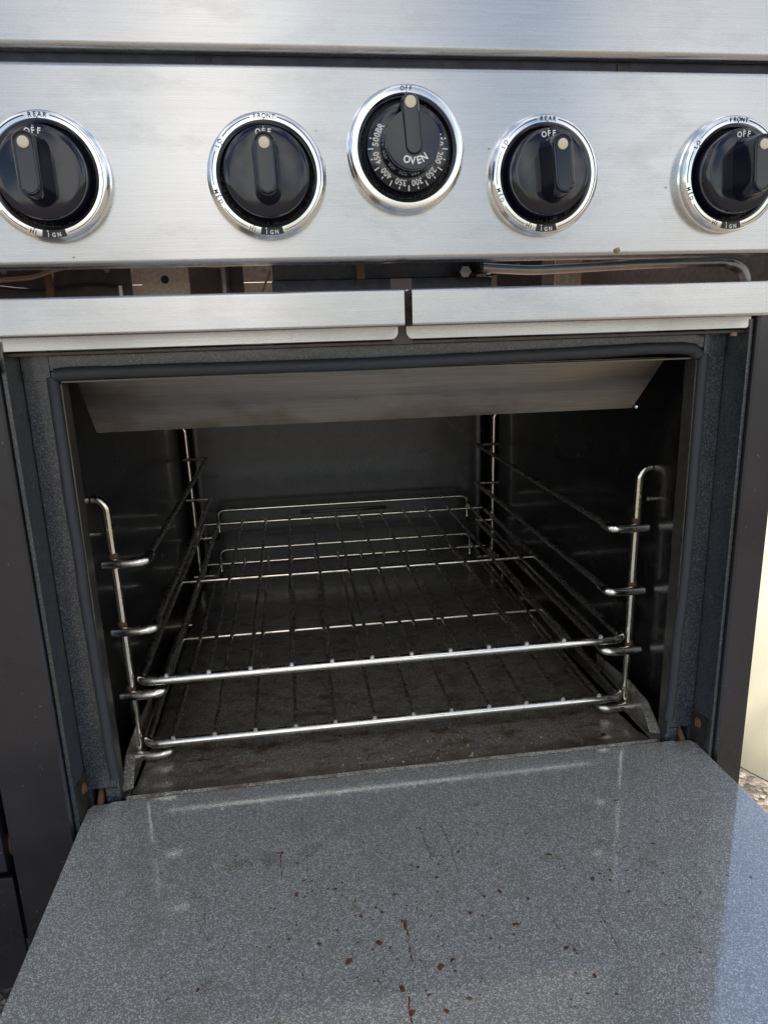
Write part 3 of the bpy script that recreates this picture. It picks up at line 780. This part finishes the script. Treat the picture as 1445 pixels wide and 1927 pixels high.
# crumb stuck on the panel edge
cr = MB(); bb = bmesh.new(); bmesh.ops.create_icosphere(bb, subdivisions=2, radius=0.0026)
for v in bb.verts: v.co = v.co*(1+0.35*noise.noise(v.co*700)) + Vector((0.1908, PY-0.0008, 0.0665))
cr.merge(bb); part(cr, 'crumb', M['cable'])

# ------------------------------------------------------------------ burner box seen through the gap
part(MB().box(XL+0.01, XR-0.002, 0.40, 0.402, 0.03, 0.16), 'rear_baffle', M['tan'])
part(MB().box(XL+0.01, XR-0.01, 0.10, 0.88, -0.016, -0.013), 'burner_floor', M['tan'])
part(MB().box(XR-0.0045, XR-0.0025, -0.03, 0.60, 0.02, 0.262), 'inner_wall', M['tan'])
m = MB(); m.box(-0.45, -0.262, 0.085, 0.087, 0.02, 0.115); m.box(-0.455, -0.33, 0.02, 0.022, 0.0695, 0.12)
m.box(-0.209, -0.150, 0.13, 0.132, 0.02, 0.12)
part(m, 'baffle_plate', M['brown'])
part(MB().box(-0.337, -0.330, 0.05, 0.06, 0.03, 0.09, 0.001), 'angle_post', M['rust'])
part(MB().box(-0.45, -0.11, 0.196, 0.204, 0.045, 0.0665, 0.001), 'ledge', M['tan_light'])
m = MB()
outer = [(-0.2560, 0.03), (-0.2075, 0.03), (-0.2075, 0.11), (-0.2560, 0.11)]
hc = (-0.2305, 0.0640); hr = 0.0042; N = 24
b = m.bm
hv = [b.verts.new((hc[0]+hr*math.cos(2*PI*k/N), 0.100, hc[1]+hr*math.sin(2*PI*k/N))) for k in range(N)]
ov = []
for k in range(N):
    c, s = math.cos(2*PI*k/N), math.sin(2*PI*k/N)
    tt = min((0.0240/abs(c)) if abs(c) > 1e-6 else 9, ((0.046 if s > 0 else 0.034)/abs(s)) if abs(s) > 1e-6 else 9)
    ov.append(b.verts.new((hc[0]+c*tt, 0.100, hc[1]+s*tt)))
for k in range(N): b.faces.new((hv[k], hv[(k+1) % N], ov[(k+1) % N], ov[k]))
part(m, 'bracket', M['tan_light'])
part(MB().box(hc[0]-0.008, hc[0]+0.008, 0.104, 0.106, hc[1]-0.008, hc[1]+0.008), 'bracket_backing', M['dark'])
m = MB(); m.box(-0.1165, 0.098, 0.055, 0.13, 0.0565, 0.13, 0.002); vb = part(m, 'thermostat_box', M['cast'])
part(MB().box(-0.1175, 0.1110, 0.045, 0.12, 0.030, 0.0560, 0.001), 'mounting_rail', M['cast'])
part(MB().tube([(0.085, 0.05, 0.056), (0.085, 0.05, 0.0595)], 0.005, 6), 'rail_bolt', M['dark'])
m = MB()
for k in range(5): m.tube([(-0.030+k*0.0016, 0.045, 0.056), (-0.033+k*0.0016, 0.045, 0.10)], 0.0009, 6)
part(m, 'braided_lead', M['cable'])
ppts = [(0.085, -0.012, 0.0600), (0.094, -0.012, 0.0590), (0.1338, -0.012, 0.0563), (0.1876, -0.012, 0.0580), (0.2423, -0.012, 0.0598), (0.2983, -0.012, 0.0606), (0.338, -0.012, 0.0609), (0.3555, -0.012, 0.0545), (0.362, -0.012, 0.042), (0.362, -0.005, 0.0)]
part(MB().tube(ppts, [0.0045]*40+[0.006]*60, 16, fillet=0.014), 'gas_pipe', M['pipe'])
cp = [(-0.55, -0.0, 0.0540), (-0.37, 0.0, 0.0575), (-0.330, 0.0, 0.0598), (-0.3126, 0.0, 0.0660), (-0.294, 0.0, 0.0695), (-0.24, 0.0, 0.080)]
m = MB()
for k in range(3): m.tube([(x, y-0.001*k, z+0.0012*math.cos(k*2.1)) for x, y, z in cp], 0.0012, 8, fillet=0.02)
part(m, 'wire_bundle', M['cable'])
m = MB(); m.tube([(-0.205, 0.03, 0.078), (-0.1872, 0.03, 0.0718), (-0.1730, 0.03, 0.0688), (-0.155, 0.03, 0.0705), (-0.13, 0.03, 0.085)], 0.0012, 8, fillet=0.01)
m.tube([(-0.205, 0.034, 0.080), (-0.1872, 0.034, 0.0738), (-0.1700, 0.034, 0.0698), (-0.150, 0.034, 0.0715), (-0.13, 0.034, 0.086)], 0.0012, 8, fillet=0.01)
m.tube([(-0.1286, 0.05, 0.046), (-0.124, 0.05, 0.055), (-0.1185, 0.05, 0.067)], 0.0012, 8)
part(m, 'igniter_wire', M['cable'])
part(MB().box(0.145, 0.200, 0.14, 0.142, 0.03, 0.085), 'valve_bracket', M['brown'])
part(MB().box(0.228, 0.262, 0.17, 0.172, 0.03, 0.095), 'valve_bracket', M['tan_light'])
part(MB().tube([(0.100, 0.02, 0.066), (0.100, 0.09, 0.070)], 0.009, 20), 'valve_body', M['cast'])
part(MB().tube([(0.079, 0.03, 0.060), (0.079, 0.08, 0.064)], 0.006, 6), 'valve_nut', M['pipe'])
part(MB().tube([(0.110, 0.06, 0.058), (0.16, 0.08, 0.068), (0.22, 0.07, 0.066), (0.30, 0.10, 0.075), (0.38, 0.10, 0.07)], 0.0016, 8, fillet=0.02), 'igniter_wire', M['dark'])
part(MB().tube([(-0.45, 0.04, 0.056), (-0.39, 0.05, 0.058), (-0.35, 0.05, 0.052), (-0.30, 0.07, 0.060), (-0.27, 0.08, 0.056)], 0.0015, 8, fillet=0.02), 'igniter_wire', M['dark'])
part(MB().tube([(-0.17, 0.12, 0.03), (-0.17, 0.12, 0.12)], 0.0045, 12), 'support_rod', M['pipe'])
for x in (-0.385, -0.285, 0.17, 0.245):
    part(MB().tube([(x, 0.083 if x < 0 else 0.139 if x < 0.2 else 0.169, 0.074), (x, 0.090 if x < 0 else 0.144 if x < 0.2 else 0.174, 0.074)], 0.0035, 6), 'plate_bolt', M['pipe'])
part(MB().tube([(-0.262, 0.03, 0.040), (-0.262, 0.03, 0.0535)], 0.0017, 10), 'ledge_peg', M['white_ink'])

# ------------------------------------------------------------------ drip trays (pull out: things of their own)
def tray(x0, x1, xs0, xs1, label):
    e = empty('drip_tray', ((x0+x1)/2, -0.02, ZO-0.006)); tag(e, label, 'drip tray', 'pull-out drip trays under the control panel')
    f = MB(); zb, zt, yf = 0.0068, 0.0385, -0.070
    pts = rolled(zb, zt, yf, 0.036, 0.0028)
    f.prism(pts, 'x', x0, x1)
    part(f, 'pull_handle', M['steel_tray'], e)
    r_ = 0.0065; pl = [(xs0, 0.040), (xs0, -0.0045+r_)]
    for k in range(1, 6):
        a = PI/2*k/5; pl.append((xs0+r_-r_*math.cos(a), -0.0045+r_-r_*math.sin(a)))
    for k in range(0, 6):
        a = PI/2*k/5; pl.append((xs1-r_+r_*math.sin(a), -0.0045+r_-r_*math.cos(a)))
    pl.append((xs1, 0.040))
    part(MB().prism(pl, 'y', -0.0345, -0.0325, 0.0004), 'front_flange', M['steel_tray'], e)
    t = MB(); a, b_ = xs0+0.002, xs1-0.002
    t.box(a, b_, -0.032, 0.085, -0.0045, -0.0033); t.box(a, a+0.0012, -0.032, 0.085, -0.003, 0.020); t.box(b_-0.0012, b_, -0.032, 0.085, -0.003, 0.020); t.box(a, b_, 0.085, 0.0862, -0.0045, 0.024)
    part(t, 'pan', M['tan'], e)
    return e
tray(XL+0.03, -0.0016, XL+0.03, -0.0024, 'longer stainless drip tray pull on the left of the narrow gap below the control panel')
tray(0.0054, 0.362, 0.0054, 0.3562, 'stainless drip tray pull on the right of the narrow gap below the control panel')
part(MB().box(-0.354, 0.354, -0.030, 0.099, -0.0092, -0.0060, 0.0008), 'tray_slide', M['brown'])  # run further back under the pans to block sun at the tray gap
part(MB().tube([(0.342, -0.028, -0.012), (0.342, -0.028, -0.0085)], 0.0035, 12), 'slide_foot', M['cable'])

part(MB().box(-0.008, 0.012, -0.0315, -0.0303, -0.0091, 0.05), 'sun_block_plate', M['brown'])  # added plate behind the tray gap, stops sun reaching the door

# ------------------------------------------------------------------ wire rack guides
ZR = [-0.2475, -0.3325, -0.4165, -0.5005]
def lift(y): return 0.018*(y-0.11)
def guide(s, label):
    e = empty('rack_guide', (s*0.322, 0.43, ZO-0.511)); tag(e, label, 'rack guide', 'chromed wire rack guides on the oven walls')
    px, yf, yr = 0.3215, 0.110, 0.752
    for y, mt in ((yf, M['chrome']), (yr, M['chrome'])):
        zt = -0.1735+lift(y)*0.5; jj = 1
        pts = [(s*px, y, -0.5095), (s*(px+0.001), y, -0.30), (s*(px+0.0025), y, zt-0.0085), (s*(px+0.009), y, zt), (s*0.3385, y, zt+0.0015)]
        part(MB().tube(pts, 0.0050, 16, fillet=0.010), 'post', mt, e)
    for z in ZR:
        # arm end at the front, swept back into the long rail
        pts = [(s*(px+0.0115), yf-0.0105, z), (s*(px-0.020), yf-0.0107, z-0.0002), (s*(px-0.0375), yf-0.0097, z+0.0012), (s*(px-0.0370), yf+0.012, z+0.0028), (s*0.2850, yf+0.03, z+lift(yf+0.03)+0.002), (s*0.2850, yr-0.004, z+lift(yr))]
        m = MB(); m.tube(pts[:4], 0.0060, 18, fillet=0.008, squash=(1, 1, 0.95)); part(m, 'arm', M['chrome_bright'], e)
        part(MB().tube([pts[3], pts[4], pts[5]], 0.0042, 12, fillet=0.01), 'rail', M['wire'], e)
        part(MB().tube([(s*0.2850, yr-0.006, z+lift(yr)), (s*(px+0.012), yr-0.008, z+lift(yr))], 0.0034, 10), 'arm', M['wire'], e)
    w = MB()
    for z in ZR[:3]:
        w.tube([(s*(px+0.0014), yf, z+0.0045), (s*(px+0.0014), yf, z+0.0105)], [0.0060, 0.0051], 14, cap=False)
    part(w, 'weld_stain', M['rust'], e)
    return e
guide(-1, 'chromed wire rack guide hooked on the left oven wall, browned at its welds')
guide(1, 'chromed wire rack guide hooked on the right oven wall, browned at its welds')

# ------------------------------------------------------------------ oven racks
def rack(z0, yf, ymid, yr, label):
    e = empty('oven_rack', (0, (yf+yr)/2, z0+ZO)); tag(e, label, 'oven rack', 'chromed wire racks in the oven')
    hw = 0.3095; rf = 0.0055; rw = 0.0027
    def zz(y): return z0+0.018*(y-yf)
    fb = [(-hw, yf+0.06, zz(yf+0.06)), (-hw, yf, z0), (hw, yf, z0), (hw, yf+0.06, zz(yf+0.06))]
    part(MB().tube(fb, rf, 18, fillet=0.017), 'front_rod', M['chrome_bright'], e)
    for s in (-1, 1):
        part(MB().tube([(s*hw, yf+0.06, zz(yf+0.06)), (s*hw, yr-0.03, zz(yr-0.03))], rf*0.93, 14), 'side_rod', M['wire'], e)
    zc = rf+rw*0.4
    for k in range(12):
        x = -0.2765+k*0.05027
        z1 = z0+rf*0.75+rw*0.75
        wi = part(MB().tube([(x, yf-0.0012, z1), (x, yf+0.012, z1+0.0004), (x, yr+0.004, zz(yr)+zc)], rw, 10), 'wire', M['wire'], e)
        part(MB().tube([(x, yf-0.0034, z1), (x, yf-0.0013, z1)], [0.0020, 0.0028], 12), 'wire_tip', M['tip'], wi)
    for nm, y in (('cross_rod', ymid), ('cross_rod', yr)):
        part(MB().tube([(-hw, y, zz(y)-0.0008), (hw, y, zz(y)-0.0008)], 0.0037, 14), nm, M['chrome'], e)
    ys = yr+0.030; zs = zz(yr)
    st = [(-0.305, yr-0.012, zs-0.036), (-0.281, ys-0.012, zs-0.038), (-0.281, ys, zs-0.030), (-0.281, ys, zs+0.0215), (0.281, ys, zs+0.0215), (0.281, ys, zs-0.030), (0.281, ys-0.012, zs-0.038), (0.305, yr-0.012, zs-0.036)]
    part(MB().tube(st, 0.0036, 12, fillet=0.016), 'back_stop', M['chrome'], e)
    return e
rack(-0.3985, 0.098, 0.44, 0.79, 'chromed wire oven rack slid in above the other rack')
rack(-0.4815, 0.094, 0.395, 0.765, 'chromed wire oven rack just above the oven floor, below the other rack')

# ------------------------------------------------------------------ sunlit sheet to the right
cm = MB(); b = cm.bm; nu, nv = 90, 46
P0, P1 = Vector((0.735, 0.12, 0)), Vector((0.50, 0.90, 0))
P0 = Vector((0.7000, 0.212, 0)); P1 = Vector((0.6580, 0.3105, 0)); dd = (P1-P0).normalized()
rows = []
for i in range(nu+1):
    u = -0.35+1.45*i/nu
    base = P0+dd*u; nrm = Vector((-dd.y, dd.x, 0)); rowv = []
    for j in range(nv+1):
        w = j/nv; z = -ZO+0.004+0.60*w
        f = 0.045*noise.noise(Vector((u*7+w*1.5, w*2.2, 2)))*(0.25+w)+0.018*noise.noise(Vector((u*22+w*4, w*5, 5)))*(0.2+w)
        p = base+nrm*(f) - nrm*0.75*w**1.15
        zz_ = -ZO+0.60*w**0.8 if j else -ZO+0.002
        rowv.append(b.verts.new((p.x, p.y, zz_+0.006*noise.noise(Vector((u*9, 1, 1)))*w)))
    rows.append(rowv)
for i in range(nu):
    for j in range(nv): b.faces.new((rows[i][j], rows[i+1][j], rows[i+1][j+1], rows[i][j+1]))
sh = cm.build('draped_sheet', M['cloth'], angle=80)
tag(sh, 'pale cream sheet glowing in the sun on the ground to the right of the range', 'sheet')
